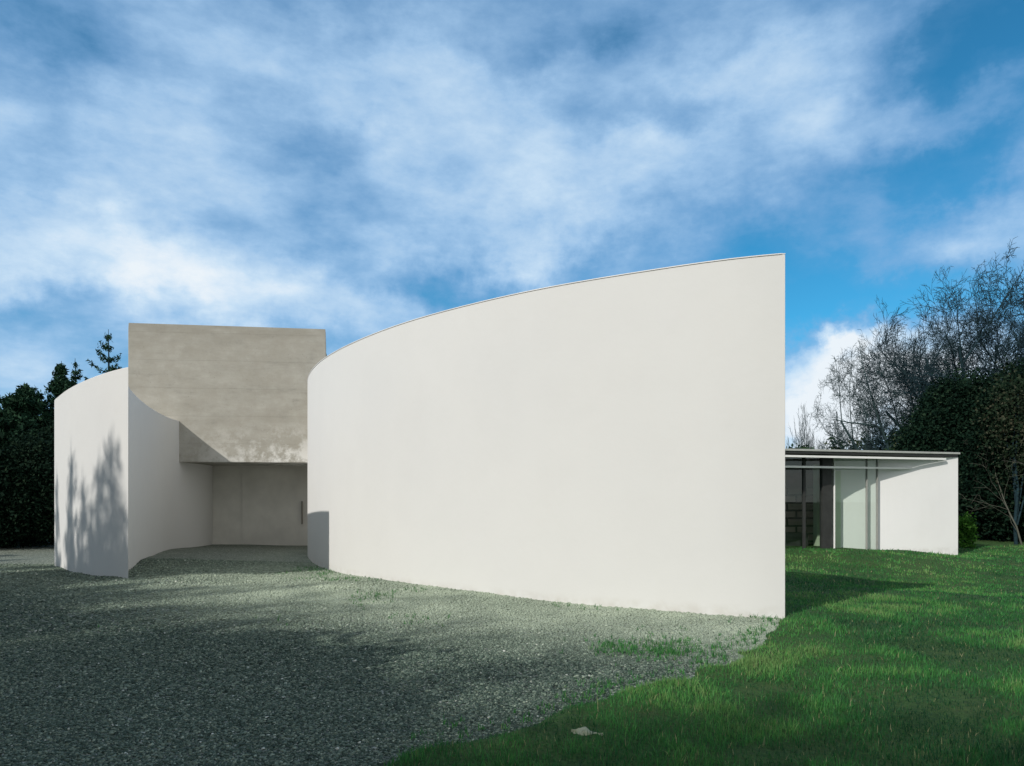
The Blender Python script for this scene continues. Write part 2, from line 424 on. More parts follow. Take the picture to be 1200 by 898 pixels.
# glazing line
def gy(x): return 20.92-(11.29-x)*.1
def glass(x0, x1):
    return prism('glass_pane', [(x0, gy(x0)), (x1, gy(x1)), (x1, gy(x1)+.012), (x0, gy(x0)+.012)], .08, PT-.14, GLASS, pv, .001)
def post(px, wpx, name='mullion', m=STEEL, dep=.08, z1=None, D=20.8):
    x = (px-600)/F*D; w_ = wpx/F*D
    return box(name, (x, gy(x), (PT-.14+.0)/2), (w_, dep, PT-.14), m, pv, .1, .003)
xs = [(p-600)/F*20.8 for p in (842, 906, 940, 967.5, 1017, 1030)]
for i in range(len(xs)-1): glass(xs[i]+.03, xs[i+1]-.03)
post(906, 2); post(940, 3); post(967, 12, 'door_post', dep=.16); post(976.5, 1.5, 'door_post', RAIL, .1)
post(1017, .8, m=MULL); post(1030, 1, m=MULL)
prism('threshold', [(X0, gy(X0)-.06), (11.25, gy(11.25)-.06), (11.25, gy(11.25)+.08), (X0, gy(X0)+.08)], -.3, .10, STEEL, pv)
# interior
prism('floor', [(X0, 21.1), (9.9, 21.5), (13.5, 21.6), (13.5, 26.15), (X0, 26.15)], -.3, .06, FLOOR, pv)
box('brick_wall', (8.6, 23.2, 1.05), (3.4, .25, 2.0), BRICK, pv)
box('interior_column', (10.05, 22.2, 1.45), (.38, .3, 2.75), PANEL, pv)
box('glass_door_frame', (9.93, 21.08, 1.3), (.45, .04, 2.5), PANEL, pv, .1)
box('bench', (9.1, 22.2, .35), (.9, .4, .5), STEEL, pv)

# ------------------------------------------------------------------ terrain sheets
def grid_sheet(name, X, Y, zf, m, keep=None):
    XX, YY = np.meshgrid(X, Y); Z = zf(XX, YY)
    V = np.stack([XX.ravel(), YY.ravel(), Z.ravel()], 1); nx, ny = len(X), len(Y)
    i = np.arange(nx-1); j = np.arange(ny-1); I, J = np.meshgrid(i, j)
    a_ = (J*nx+I).ravel(); q = np.stack([a_, a_+1, a_+nx+1, a_+nx], 1)
    if keep is not None:
        kx = (XX[:-1, :-1]+XX[1:, 1:]).ravel()/2; ky = (YY[:-1, :-1]+YY[1:, 1:]).ravel()/2
        q = q[keep(kx, ky)]
        used = np.unique(q); rm = np.full(len(V), -1); rm[used] = np.arange(len(used)); V = V[used]; q = rm[q]
    me = np_mesh(name, V, q, [4]*len(q)); return tag(link(name, me, m, smooth=True), kind='structure')
def expc(lo, hi, core0, core1, step):
    c = list(np.arange(core0, core1+.001, step)); s = step
    while c[-1] < hi: s *= 1.25; c.append(c[-1]+s)
    s = step
    while c[0] > lo: s *= 1.25; c.insert(0, c[0]-s)
    return np.array(c)
grid_sheet('ground', expc(-1500, 1500, -30, 34, .6), expc(-1500, 1500, -24, 44, .6), lambda x, y: gz(x, y)-.14, SOIL)
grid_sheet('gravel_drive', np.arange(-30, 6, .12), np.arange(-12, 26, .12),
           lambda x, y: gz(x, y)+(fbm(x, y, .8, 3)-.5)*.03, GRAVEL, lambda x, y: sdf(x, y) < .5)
def lawn_z(x, y):
    s = sdf(x, y); e = np.clip((s+.10)/.28, 0, 1); e = e*e*(3-2*e)
    return gz(x, y)-.05+e*.085+(fbm(x, y, .9, 9)-.5)*.05*e
grid_sheet('lawn', np.arange(-10, 34, .12), np.arange(-10, 34, .12), lawn_z, LAWN, lambda x, y: (sdf(x, y) > -.25) & ~((x < -4) & (y > 12)))

# ------------------------------------------------------------------ inside-building test (no stones or blades within walls)
def in_poly(x, y, P):
    ins = np.zeros(x.shape, bool); n = len(P)
    for i in range(n):
        ax, ay = P[i]; bx, by = P[(i+1) % n]
        if ay != by: ins ^= ((ay > y) != (by > y)) & (x < (bx-ax)*(y-ay)/(by-ay)+ax)
    return ins
BIGP = big_plan_front[:-1]+big_plan_back[:-1]; LEFTP = left_outer+left_inner[:-1]
def inside(x, y): return in_poly(x, y, BIGP) | in_poly(x, y, LEFTP)
def in_view(x, y, m=.10):  return (y > 2.6) & (np.abs(x) < (.75+m)*y+.6)

# ------------------------------------------------------------------ gravel chips
def chips():
    P = []; S = []
    for (y0, y1, dens, s) in ((3.6, 5.5, 7200, .0068), (5.5, 8, 4300, .0080), (8, 11.5, 1900, .0102), (11.5, 17, 800, .0135)):
        n = int((y1-y0)*2*.85*1.3*y1*dens); x = RNG.uniform(-.85*y1, .85*y1, n)*1.3; y = RNG.uniform(y0, y1, n)
        k = (in_view(x, y, .04) | (in_view(x, y, .35) & (RNG.random(n) < .5))) & ~inside(x, y) & (sdf(x, y) < .03); x = x[k]; y = y[k]
        P.append(np.stack([x, y], 1)); S.append(s*np.minimum(RNG.lognormal(0, .32, len(x)), 2.0))
    P = np.concatenate(P); S = np.concatenate(S); n = len(P)
    base = np.array([(-1, -1, -.7), (1, -1, -.7), (1, 1, -.7), (-1, 1, -.7), (-.75, -.75, .7), (.75, -.75, .7), (.75, .75, .7), (-.75, .75, .7)])
    V = base[None]*(1+RNG.uniform(-.38, .38, (n, 8, 3)))*np.stack([np.ones(n), RNG.uniform(.55, 1, n), RNG.uniform(.4, .8, n)], 1)[:, None, :]
    th = RNG.uniform(0, 2*pi, n); ti = RNG.normal(0, .35, n)
    c, s = np.cos(ti), np.sin(ti); x, z = V[..., 0].copy(), V[..., 2].copy()
    V[..., 0] = x*c[:, None]-z*s[:, None]; V[..., 2] = x*s[:, None]+z*c[:, None]
    c, s = np.cos(th), np.sin(th); x, y = V[..., 0].copy(), V[..., 1].copy()
    V[..., 0] = x*c[:, None]-y*s[:, None]; V[..., 1] = x*s[:, None]+y*c[:, None]
    V *= S[:, None, None]
    V[..., 0] += P[:, 0, None]; V[..., 1] += P[:, 1, None]
    V[..., 2] += (gz(P[:, 0], P[:, 1])+(fbm(P[:, 0], P[:, 1], .8, 3)-.5)*.03+S*RNG.uniform(-.1, .5, n))[:, None]
    q = np.array([(0, 3, 2, 1), (4, 5, 6, 7), (0, 1, 5, 4), (1, 2, 6, 5), (2, 3, 7, 6), (3, 0, 4, 7)])
    Q = (q[None]+(np.arange(n)*8)[:, None, None]).reshape(-1, 4)
    me = np_mesh('gravel_chips', V.reshape(-1, 3), Q, np.full(len(Q), 4))
    t = np.clip(RNG.beta(2.2, 2.6, n), 0, 1); t[RNG.random(n) < .003] = 1
    set_attr(me, 'tint', np.repeat(t, 8))
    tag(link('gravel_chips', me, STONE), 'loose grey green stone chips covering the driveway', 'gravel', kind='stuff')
    return n
nch = chips()

# ------------------------------------------------------------------ grass blades
def blade_mesh(name, x, y, z, h, w, tint, lean=.45):
    n = len(x); th = RNG.uniform(0, 2*pi, n); ld = RNG.uniform(0, 2*pi, n); la = np.abs(RNG.normal(0, lean, n))
    cx, sx = np.cos(th)*w/2, np.sin(th)*w/2; lx, ly = np.cos(ld)*la*h, np.sin(ld)*la*h
    V = np.zeros((n, 5, 3))
    V[:, 0] = np.stack([x-cx, y-sx, z], 1); V[:, 1] = np.stack([x+cx, y+sx, z], 1)
    mx, my = x+lx*.35, y+ly*.35
    V[:, 2] = np.stack([mx+cx*.8, my+sx*.8, z+h*.55], 1); V[:, 3] = np.stack([mx-cx*.8, my-sx*.8, z+h*.55], 1)
    V[:, 4] = np.stack([x+lx, y+ly, z+h/np.sqrt(1+la*la*.5)], 1)
    b = (np.arange(n)*5)[:, None]
    idx = np.concatenate([b+np.array([[0, 1, 2, 3]]), b+np.array([[3, 2, 4]])], 1).ravel()
    me = np_mesh(name, V.reshape(-1, 3), idx, np.tile([4, 3], n)); set_attr(me, 'tint', np.repeat(tint, 5))
    return me
def grass():
    P = []
    for (y0, y1, dens, h, w_) in ((3.2, 5.2, 5200, .042, .0042), (5.2, 7.5, 3300, .042, .0055), (7.5, 11, 1500, .044, .008), (11, 16, 650, .045, .013), (16, 24, 300, .05, .020)):
        xm = 1.25*y1; n = int((y1-y0)*(xm+2.5)*dens); x = RNG.uniform(-2.5, xm, n); y = RNG.uniform(y0, y1, n)
        s = sdf(x, y); k = (in_view(x, y, .03) | (in_view(x, y, .5) & (RNG.random(n) < .5))) & ~inside(x, y) & (s > -.06+RNG.normal(0, .05, n))
        k &= ~((x > 7) & (y > 20.7) & (x < 13.8)) & ~((x < 0) & (y > 9))
        x, y, s = x[k], y[k], s[k]; m = len(x)
        cl = fbm(x, y, 2.6, 21, 4); cl2 = fbm(x, y, .7, 33, 3)
        keep = RNG.random(m) < np.clip(.35+1.6*(cl-.25), .25, 1); x, y, s, cl, cl2 = x[keep], y[keep], s[keep], cl[keep], cl2[keep]; m = len(x)
        hh = .85*h*RNG.lognormal(0, .35, m)*(.45+1.2*cl)*np.clip(.6+s*2, .5, 1.15)
        if y0 > 10: hh *= .8
        t = np.clip(.48+(cl2-.5)*1.2+(cl-.5)*1.3+RNG.normal(0, .15, m), 0, .93); t[RNG.random(m) < .02] = 1
        P.append((x, y, lawn_z(x, y)-.008, hh, w_*RNG.uniform(.7, 1.3, m)*np.where(in_view(x, y, .03), 1, 1.7), t))
    a_ = [np.concatenate([p[i] for p in P]) for i in range(6)]
    me = blade_mesh('grass', *a_); tag(link('grass', me, GRASS), 'short green lawn grass to the right of the gravel', 'grass', kind='stuff')
    # thin grass coming through the gravel
    n = 60000; x = RNG.uniform(-5, 3.6, n); y = RNG.uniform(4.5, 16, n)
    den = np.exp(-(((x-1.45)*.85+(y-7.15)*.35)/.55)**2-((-(x-1.45)*.35+(y-7.15)*.8)/.36)**2)*1.1
    den2 = np.clip((fbm(x, y, .9, 77, 4)-.58)*3, 0, .5)*np.clip((y-7.5)/4, 0, 1)
    s = sdf(x, y); k = (~inside(x, y)) & (s < 0) & in_view(x, y, .03) & (RNG.random(n) < np.maximum(den*np.clip(fbm(x, y, 3, 5)*2.2-.5, .1, 1)*1.0, den2*.35)+np.exp(-(s/.18)**2)*.35)
    x, y = x[k], y[k]; x = np.repeat(x, 5)+RNG.normal(0, .012, 5*len(x)); y = np.repeat(y, 5)+RNG.normal(0, .012, 5*len(y)); m = len(x)
    me = blade_mesh('weeds', x, y, gz(x, y)+.008, .045*RNG.lognormal(0, .3, m), .0065*np.ones(m), np.clip(RNG.normal(.55, .2, m), 0, .95), .7)
    tag(link('weeds', me, GRASS), 'thin patch of low grass growing through the gravel', 'weeds', kind='stuff')
    return len(a_[0])
nbl = grass()

# ------------------------------------------------------------------ tubes for trunks and branches
def tubes(name, lines, sides):
    """lines: list of (points(k,3), radii(k)); one mesh, sides may fall for thin twigs"""
    Vs = []; Is = []; Ss = []; off = 0
    for P, R in lines:
        k = len(P); sd = sides if R[0] > .03 else 3
        T = np.gradient(P, axis=0); T /= np.linalg.norm(T, axis=1)[:, None]+1e-9
        up = np.array([0, 0, 1.]) if abs(T[0, 2]) < .9 else np.array([1., 0, 0])
        U = np.cross(T, up); U /= np.linalg.norm(U, axis=1)[:, None]+1e-9; W = np.cross(T, U)
        an = np.arange(sd)*2*pi/sd
        V = P[:, None]+R[:, None, None]*(np.cos(an)[None, :, None]*U[:, None]+np.sin(an)[None, :, None]*W[:, None])
        Vs.append(V.reshape(-1, 3))
        i = np.arange(k-1)[:, None]; j = np.arange(sd)[None]; jn = (j+1) % sd
        q = np.stack([i*sd+j, i*sd+jn, (i+1)*sd+jn, (i+1)*sd+j], -1).reshape(-1, 4)+off
        Is.append(q.ravel()); Ss.append(np.full(len(q), 4)); off += k*sd
    me = np_mesh(name, np.concatenate(Vs), np.concatenate(Is), np.concatenate(Ss))
    me.polygons.foreach_set('use_smooth', [True]*len(me.polygons))
    return me

def bare_lines(seed, H, spread=1.0, up=.25, stems=1, kids=(6, 6, 6, 5, 4), twig=.0075, lean=(0, 0), clear=.22, gnarl=.16, tilt=(.18, .42), rad=None):
    r = np.random.default_rng(seed); out = {'trunk': [], 'branches': []}
    out['par'] = []
    def grow(p, d, L, rad, lv, maxlv, par=-1):
        k = 8 if lv == 0 else (7 if lv == 1 else (5 if lv < 3 else 4)); P = [p]; D = d.copy(); Ds = [D]
        for i in range(k-1):
            D = D+r.normal(0, gnarl*(1+.2*lv), 3)+np.array([0, 0, up*(.35 if lv < 2 else .5)])*(.5 if lv else .3); D /= np.linalg.norm(D)
            P.append(P[-1]+D*L/(k-1)); Ds.append(D)
        P = np.array(P); end = max(twig*.55, rad*(.28 if lv else .35)); R = np.linspace(rad, end, k)
        out['trunk' if lv <= (0 if stems == 1 else 0) else 'branches'].append((P, R))
        me_i = -1
        if lv > 0: out['par'].append(par); me_i = len(out['par'])-1
        if lv >= maxlv: return
        nk = kids[lv]
        for c in range(nk):
            t0 = clear if lv == 0 else .18
            t = t0+(1-t0)*((c+r.random())/nk); f = t*(k-1); i = min(int(f), k-2); q = P[i]+(P[i+1]-P[i])*(f-i)
            rr = R[i]+(R[i+1]-R[i])*(f-i); ax = r.normal(0, 1, 3); Dd = Ds[min(i+1, k-1)]; ax -= Dd*ax.dot(Dd); ax /= np.linalg.norm(ax)
            ang = radians(r.uniform(28, 62))*spread
            nd = Dd*cos(ang)+ax*sin(ang)
            if lv == 0: nd[2] = max(nd[2], .15)
            nd /= np.linalg.norm(nd)
            ll = L*(r.uniform(.50, .80) if lv == 0 else r.uniform(.42, .70))*(1-.35*t if lv == 0 else 1-.2*t)
            grow(q, nd, ll, max(twig, rr*r.uniform(.45, .68)), lv+1, maxlv, me_i)
    for s in range(stems):
        az = 2*pi*s/stems+r.random(); tlt = 0 if stems == 1 else r.uniform(*tilt)
        d = np.array([sin(tlt)*cos(az)+lean[0], sin(tlt)*sin(az)+lean[1], cos(tlt)]); d /= np.linalg.norm(d)
        grow(np.array([0, 0, -.3]) if stems == 1 else np.array([cos(az)*.18, sin(az)*.18, -.3]), d, H*(.72 if stems == 1 else .7), rad or (H*.022 if stems == 1 else H*.0105), 0, len(kids))
    return out

def fit(lines, D, px0, px1, pytop, baseloc):
    """scale a skeleton so that its crown spans the wanted width and height where it stands"""
    A_ = np.concatenate([l[0] for l in lines['branches']]); lo = np.percentile(A_[:, 0], 3); hi = np.percentile(A_[:, 0], 97); zt_ = np.percentile(A_[:, 2], 98.5)
    w = (px1-px0)/F*D; sx = w/(hi-lo); sz = h_for(pytop, D, baseloc[2])/zt_
    x = (px0-600)/F*D-lo*sx
    # prune twigs that leave a rounded crown outline
    cx = (lo+hi)/2; rx = (hi-lo)/2; cz = zt_*.50; rz_ = zt_*.5
    keep = []; dead = []
    for (P_, R_), pa in zip(lines['branches'], lines['par']):
        e = P_[-1]; q = (abs(e[0]-cx)/(rx*1.04))**2.6+(abs(e[1])/(rx*1.25))**2.6+(max(e[2]-cz, 0)/(rz_*1.0))**2.6
        q *= 1+.25*sin(e[0]*2.1)*cos(e[2]*1.7+e[1])+.12*sin(e[0]*5.3+e[2]*4.1)
        dd = (pa >= 0 and dead[pa]) or (q > 1.12 and R_[0] < .05); dead.append(dd)
        if not dd: keep.append((P_, R_))
    lines['branches'] = keep
    return (x, D, baseloc[2]), (sx, (sx+sz)/2, sz)
def tree_from(lines, name, bark, label, cat, loc, group=None, sides=7):
    root = empty(name, loc); tag(root, label, cat, group)
    for part in ('trunk', 'branches'):
        me = tubes(part, lines[part], sides); me.materials.append(bark)
        o = bpy.data.objects.new(part, me); COL.objects.link(o); o.parent = root
    return root

def copy_tree(root, loc, rz, s, label, group=None, name=None):
    c = root.copy(); COL.objects.link(c); c.location = loc; c.rotation_euler = (0, 0, rz); c.scale = (s[0], s[1], s[2]) if isinstance(s, tuple) else (s, s, s)
    c['label'] = label
    if group: c['group'] = group
    for ch in list(root.children):
        k = ch.copy(); COL.objects.link(k); k.parent = c
    return c

# leaf cards
def leaf_cards(name, P, size, tint, droop=0, elong=1.6, seed=1):
    r = np.random.default_rng(seed); n = len(P)
    a_ = r.normal(0, 1, (n, 3)); a_ /= np.linalg.norm(a_, axis=1)[:, None]
    b_ = r.normal(0, 1, (n, 3)); b_ -= a_*(a_*b_).sum(1)[:, None]; b_ /= np.linalg.norm(b_, axis=1)[:, None]
    nrm = np.cross(a_, b_); s = (size*r.uniform(.6, 1.4, n))[:, None]
    V = np.zeros((n, 4, 3)); V[:, 0] = P-a_*s*elong/2; V[:, 1] = P+b_*s/2+nrm*s*.15; V[:, 2] = P+a_*s*elong/2; V[:, 3] = P-b_*s/2+nrm*s*.15
    Q = np.arange(4*n)
    me = np_mesh(name, V.reshape(-1, 3), Q, np.full(n, 4)); set_attr(me, 'tint', np.repeat(tint, 4)); return me

def lobe_points(seed, lobes, n, clump=.32, per=14, shell=.55):
    """clumped leaf positions in and around ellipsoid lobes (cx,cy,cz,rx,ry,rz)"""
    r = np.random.default_rng(seed); L = np.array(lobes); vol = (L[:, 3]*L[:, 4]*L[:, 5])**(2/3); pr = vol/vol.sum()
    m = n//per; w = r.choice(len(L), m, p=pr)
    d = r.normal(0, 1, (m, 3)); d /= np.linalg.norm(d, axis=1)[:, None]
    rad = shell+(1.08-shell)*r.random(m)**.7+np.where(r.random(m) < .15, r.uniform(0, .16, m), 0)
    c = L[w, :3]+d*rad[:, None]*L[w, 3:6]
    ct = r.random(m)
    P = np.repeat(c, per, 0)+r.normal(0, clump*.5, (m*per, 3)); t = np.clip(np.repeat(ct, per)*.8+r.uniform(-.15, .25, m*per), 0, 1)
    k = P[:, 2] > .05
    return P[k], t[k]

def leafy(name, loc, lobes, n, size, m, label, cat, seed, bark=None, clump=.32, per=14, group=None, stem_h=None, shell=.55, thin=1.0):
    root = empty(name, loc); tag(root, label, cat, group)
    P, t = lobe_points(seed, lobes, n, clump, per, shell)
    me = leaf_cards('crown', P, size, t, seed=seed); me.materials.append(m)
    o = bpy.data.objects.new('crown', me); COL.objects.link(o); o.parent = root
    r = np.random.default_rng(seed+5); lines = []
    top = max(l[2]+l[5]*.3 for l in lobes) if stem_h is None else stem_h
    p0 = np.array([0, 0, -.3]); pt = np.linspace(0, 1, 6)[:, None]*np.array([0, 0, top+.3])+p0+r.normal(0, .05, (6, 3))
    lines.append((pt, np.linspace((.035*top+.03)*thin, .02, 6)))
    for l in lobes:
        k = max(.12*top, l[2]*.25); a_ = np.array([0, 0, k]); b_ = np.array(l[:3]); md = (a_+b_)/2+r.normal(0, .15, 3)
        lines.append((np.array([a_, md, b_]), np.array([.018*top+.015, .012*top+.01, .012])*thin))
    me = tubes('trunk', lines, 6); me.materials.append(bark or BARK)
    o = bpy.data.objects.new('trunk', me); COL.objects.link(o); o.parent = root
    return root

def conifer(name, H, R, seed, whorls, per, label, loc, gap=.0, dens=1.0, taper=.85, group=None, m=LEAF_CON, droop=-.12, tuft=.13):
    """spruce: straight trunk, whorls of boughs that turn up at the tips, needle tufts along them"""
    r = np.random.default_rng(seed); root = empty(name, loc); tag(root, label, 'tree', group)
    lines = [(np.array([(0, 0, -.3), (0, 0, H*.5), (0.02, 0, H*.85), (0, 0, H)]), np.array([H*.014+.03, H*.009+.02, .03, .008]))]
    br = []; PP = []; TT = []
    for wv in range(whorls):
        f = wv/(whorls-1); z = H*(.06+.90*f)+r.uniform(-.5, .5)*H*.01
        L0 = R*(1-f)**taper+.10
        npb = per if f < .9 else 4
        for b_ in range(npb):
            az = 2*pi*(b_+r.random()*.8)/npb+wv; L = L0*r.uniform(.62, 1.18)
            if r.random() < gap: continue
            k = 6; s = np.linspace(0, 1, k); up = np.where(f > .8, .35, droop)
            zz = z+L*(up*s+.30*s*s)+r.normal(0, .02); pts = np.stack([np.cos(az)*L*s, np.sin(az)*L*s, zz], 1)
            br.append((pts, np.linspace(.012+L*.008, .004, k)))
            nt = int((6+L*26)*dens); u = r.uniform(.08, 1.04, nt)**.85
            base = np.stack([np.interp(u, s, pts[:, q]) for q in range(3)], 1)
            side = (r.random(nt)-.5)*2*(.20*L*(1.05-u)+.045); perp = np.array([-sin(az), cos(az), 0])
            base += perp*side[:, None]; base[:, 2] += r.normal(-.02, .035, nt)-np.abs(side)*.15
            PP.append(base); TT.append(np.clip(r.random(nt)*.7+.3*f, 0, 1))
    me = tubes('trunk', lines+br, 6); me.materials.append(BARK)
    o = bpy.data.objects.new('trunk', me); COL.objects.link(o); o.parent = root
    # tip needles
    P = np.concatenate(PP); t = np.concatenate(TT)
    P = np.repeat(P, 3, 0)+np.random.default_rng(seed+1).normal(0, tuft*.35, (3*len(P), 3)); t = np.repeat(t, 3)
    me = leaf_cards('crown', P, tuft*.38, t, elong=3.6, seed=seed); me.materials.append(m)
    o = bpy.data.objects.new('crown', me); COL.objects.link(o); o.parent = root
    return root

def at_ground(px, D):
    x = (px-600)/F*D; return (x, D, G(x, D))
def h_for(py, D, z0): return CAMZ+(YH-py)/F*D-z0

# ---- left of the building
p = at_ground(127, 29); sp1 = conifer('spruce_tree', h_for(386, 29, p[2]), 2.3, 3, 17, 5, 'tall thin spruce with spaced boughs just left of the concrete block', p, gap=.15, dens=.9, tuft=.13)
p = at_ground(88, 31); conifer('spruce_tree', h_for(420, 31, p[2]), 1.15, 4, 24, 5, 'slim spruce tip between the tall thin spruce and the dense pointed one', p, gap=.2, dens=.9, tuft=.13)
p = at_ground(72, 27); conifer('spruce_tree', h_for(423, 27, p[2]), 1.9, 5, 34, 7, 'dense pointed spruce rising behind the left curved wall', p, gap=.08, dens=1.3, tuft=.15)
p = at_ground(30, 26); conifer('spruce_tree', h_for(450, 26, p[2]), 2.2, 6, 34, 8, 'broad dark conifer with a rounded tip, highest of those left of the curved wall', p, dens=1.7, taper=.75, tuft=.18)
p = at_ground(14, 27); conifer('spruce_tree', h_for(464, 27, p[2]), 1.7, 8, 32, 9, 'dark conifer slightly lower than its neighbour, second from the left edge', p, dens=1.7, taper=.75, tuft=.18)
p = at_ground(-14, 25); conifer('spruce_tree', h_for(478, 25, p[2]), 2.4, 9, 30, 9, 'dark conifer cut by the left edge of the photo', p, dens=1.7, taper=.75, tuft=.18)
p = at_ground(20, 22.6)
leafy('evergreen_shrub', p, [(-.6, 0, 1.5, 1.7, 1.0, 1.6), (.7, .3, 1.9, 1.5, 1.0, 1.5), (-2, .2, 1.4, 1.4, .9, 1.5)], 60000, .065, LEAF_DARK, 'dark dense evergreen shrub at the foot of the left conifers', 'shrub', 31)
p = at_ground(62, 24.2)
leafy('evergreen_shrub', p, [(-.4, 0, 1.9, 1.2, .9, 2.0), (.4, .4, 2.4, 1.2, .9, 1.9)], 36000, .065, LEAF_DARK, 'dark evergreen shrub tucked behind the edge of the left curved wall', 'shrub', 32)
p = at_ground(-70, 22)
leafy('evergreen_shrub', p, [(0, 0, 1.8, 2.0, 1.2, 2.0)], 9000, .13, LEAF_DARK, 'dark evergreen shrub outside the left edge of the photo', 'shrub', 33)

# ---- right of the building
p = at_ground(1180, 33); BT = bare_lines(41, 13, 1.0, .05, 6, (8, 7, 6, 6, 3), .010, gnarl=.052, tilt=(.2, .8), rad=.19)
q, sc = fit(BT, 33, 1040, 1290, 318, p)
t1 = tree_from(BT, 'bare_tree', BARK, 'large spreading leafless tree at the right edge of the photo', 'tree', q); t1.scale = sc
p = at_ground(1072, 36); BT2 = bare_lines(52, 11, 1.0, .03, 4, (7, 6, 6, 5, 3), .009, gnarl=.052, tilt=(.2, .8), rad=.19)
q, sc = fit(BT2, 36, 978, 1150, 386, p)
t2 = tree_from(BT2, 'bare_tree', BARKG, 'smaller rounded leafless tree left of the large bare tree', 'tree', q); t2.scale = sc
p = at_ground(948, 46); BT3 = bare_lines(63, 8, .55, .35, 3, (6, 6, 5, 4), .010, gnarl=.08)
q, sc = fit(BT3, 46, 922, 962, 474, p)
t3 = tree_from(BT3, 'bare_tree', BARKG, 'slender upright leafless tree next to the tall wall edge', 'tree', q); t3.scale = sc
p = at_ground(978, 47); copy_tree(t3, p, 2.1, (sc[0]*1.1, sc[1], sc[2]*.96), 'thin leafless tree above the pavilion roof, right of the slenderest one')
p = at_ground(1010, 40)
leafy('hedge_shrub', p, [(-1.2, 0, 2.6, 2.2, 1.2, 2.2), (1.4, .3, 3.3, 2.2, 1.3, 2.1), (-3.6, .2, 2.3, 1.8, 1.1, 2.0)], 15000, .14, LEAF_MID, 'loose olive green shrubs showing above the pavilion roof', 'shrub', 34, clump=.5, shell=.2)
p = at_ground(938, 42)
leafy('hedge_shrub', p, [(0, 0, 2.6, 1.3, 1.1, 2.1), (1.5, 0, 2.2, 1.2, 1.1, 2.0), (-1.4, 0, 2.4, 1.3, 1.1, 1.9)], 14000, .15, LEAF_CON, 'small dark green bush by the tall wall edge above the roof', 'shrub', 35)
p = at_ground(1128, 27.5)
leafy('holly_tree', p, [(0, 0, 4.6, 1.6, 1.4, 1.9), (-1.0, .2, 3.3, 1.5, 1.3, 1.8), (1.2, 0, 3.2, 1.8, 1.5, 2.4), (.1, 0, 1.8, 2.0, 1.4, 1.7), (1.8, .4, 4.9, 1.5, 1.3, 1.5)], 110000, .075, LEAF_DARK, 'dark holly tree with domed top behind the white pavilion wall', 'tree', 36)
p = at_ground(1205, 26)
leafy('holly_tree', p, [(0, 0, 4.4, 1.9, 1.4, 2.2), (-1.2, .2, 2.6, 1.7, 1.3, 2.3), (1.0, 0, 2.4, 2.0, 1.5, 2.4), (0, 0, 1.4, 2.2, 1.3, 1.4), (2.4, 0, 3.9, 1.8, 1.4, 2.2)], 110000, .075, LEAF_DARK, 'dark evergreen tree filling the right edge of the photo', 'tree', 37)
p = at_ground(1090, 29.5)
leafy('olive_shrub', p, [(0, 0, 3.5, 1.1, 1.0, 1.4), (.5, 0, 2.2, 1.3, 1.0, 1.6), (-.6, .3, 2.4, 1.1, 1.0, 1.6)], 12000, .12, LEAF_MID, 'brownish green shrub at the left flank of the dark holly tree', 'shrub', 38, clump=.4, shell=.4)
p = at_ground(1192, 24.6)
leafy('olive_shrub', p, [(0, 0, 5.2, 1.1, .7, .9), (.8, .2, 4.5, 1.0, .7, .9), (-.5, 0, 4.2, .7, .6, .8), (.5, -.2, 3.0, 1.2, .6, 1.2)], 6000, .07, LEAF_BROWN, 'sparse shrub with brownish pale leaves in front of the evergreen at the right edge', 'shrub', 44, clump=.6, shell=.1, bark=BARK, thin=.3, per=10)
p = at_ground(1132, 23.6)
leafy('small_shrub', p, [(0, 0, .5, .20, .25, .62)], 1500, .06, LEAF_LIT, 'small bright green sunlit bush beside the white pavilion wall', 'shrub', 39, clump=.15)
p = at_ground(1208, 24.0); BT4 = bare_lines(74, 5.2, 1.0, .02, 4, (5, 4, 3), .007, gnarl=.17, tilt=(.3, .8), rad=.035)
t4 = tree_from(BT4, 'bare_shrub', BARKP, 'pale leafless branches in front of the dark evergreen tree', 'shrub', p)
# far wood that closes the view
def far_wood():
    lob = []; r = np.random.default_rng(3)
    for k in range(60):
        a_ = radians(-62+124*k/59); D = 62+r.uniform(-4, 4); x = D*math.tan(a_)*.75; hh = r.uniform(2.2, 3.2)
        lob.append((x, D, hh*.8, 3.4, 2, hh))
    P, t = lobe_points(90, lob, 90000, .9, 12, .5)
    me = leaf_cards('distant_wood', P, .42, t, seed=91); me.materials.append(LEAF_CON)
    tag(link('distant_wood', me), 'dark belt of distant trees along the horizon', 'wood', kind='stuff')
far_wood()

# ---- trees behind and left of the viewpoint that shade the gravel and the left wall
grp = 'trees standing left of and behind the viewpoint'
def caster(tx, ty, tz, t): return (tx-SUN[0]*t, ty-SUN[1]*t), tz-SUN[2]*t   # where a top must stand to shade (tx,ty,tz)
shA = conifer('spruce_tree', 13, 1.9, 15, 46, 9, 'tall slim spruce standing outside the left of the frame', (0, 0, 0), gap=.10, dens=1.2, taper=.95, tuft=.2, group=grp)
shB = conifer('spruce_tree', 13, 1.7, 19, 40, 7, 'slim open spruce standing outside the left of the frame', (0, 0, 0), gap=.10, dens=.32, taper=.95, tuft=.17, group=grp)
first = True; firstB = True
def spruce_at(hit, t, lab, s=1.0, rz=0.):
    global first, firstB
    (x, y), z = caster(hit[0], hit[1], hit[2], t); z0 = G(x, y); h = (z-z0)/13
    if 'casting' in lab:
        if firstB: firstB = False; shB.location = (x, y, z0); shB.scale = (s, s, h); shB.rotation_euler.z = rz; shB['label'] = lab
        else: copy_tree(shB, (x, y, z0), rz, (s, s, h), lab, grp)
    elif first: first = False; shA.location = (x, y, z0); shA.scale = (s, s, h); shA.rotation_euler.z = rz; shA['label'] = lab
    else: copy_tree(shA, (x, y, z0), rz, (s, s, h), lab, grp)
k = 0
lab = 'spruce out of frame, shading the %s'
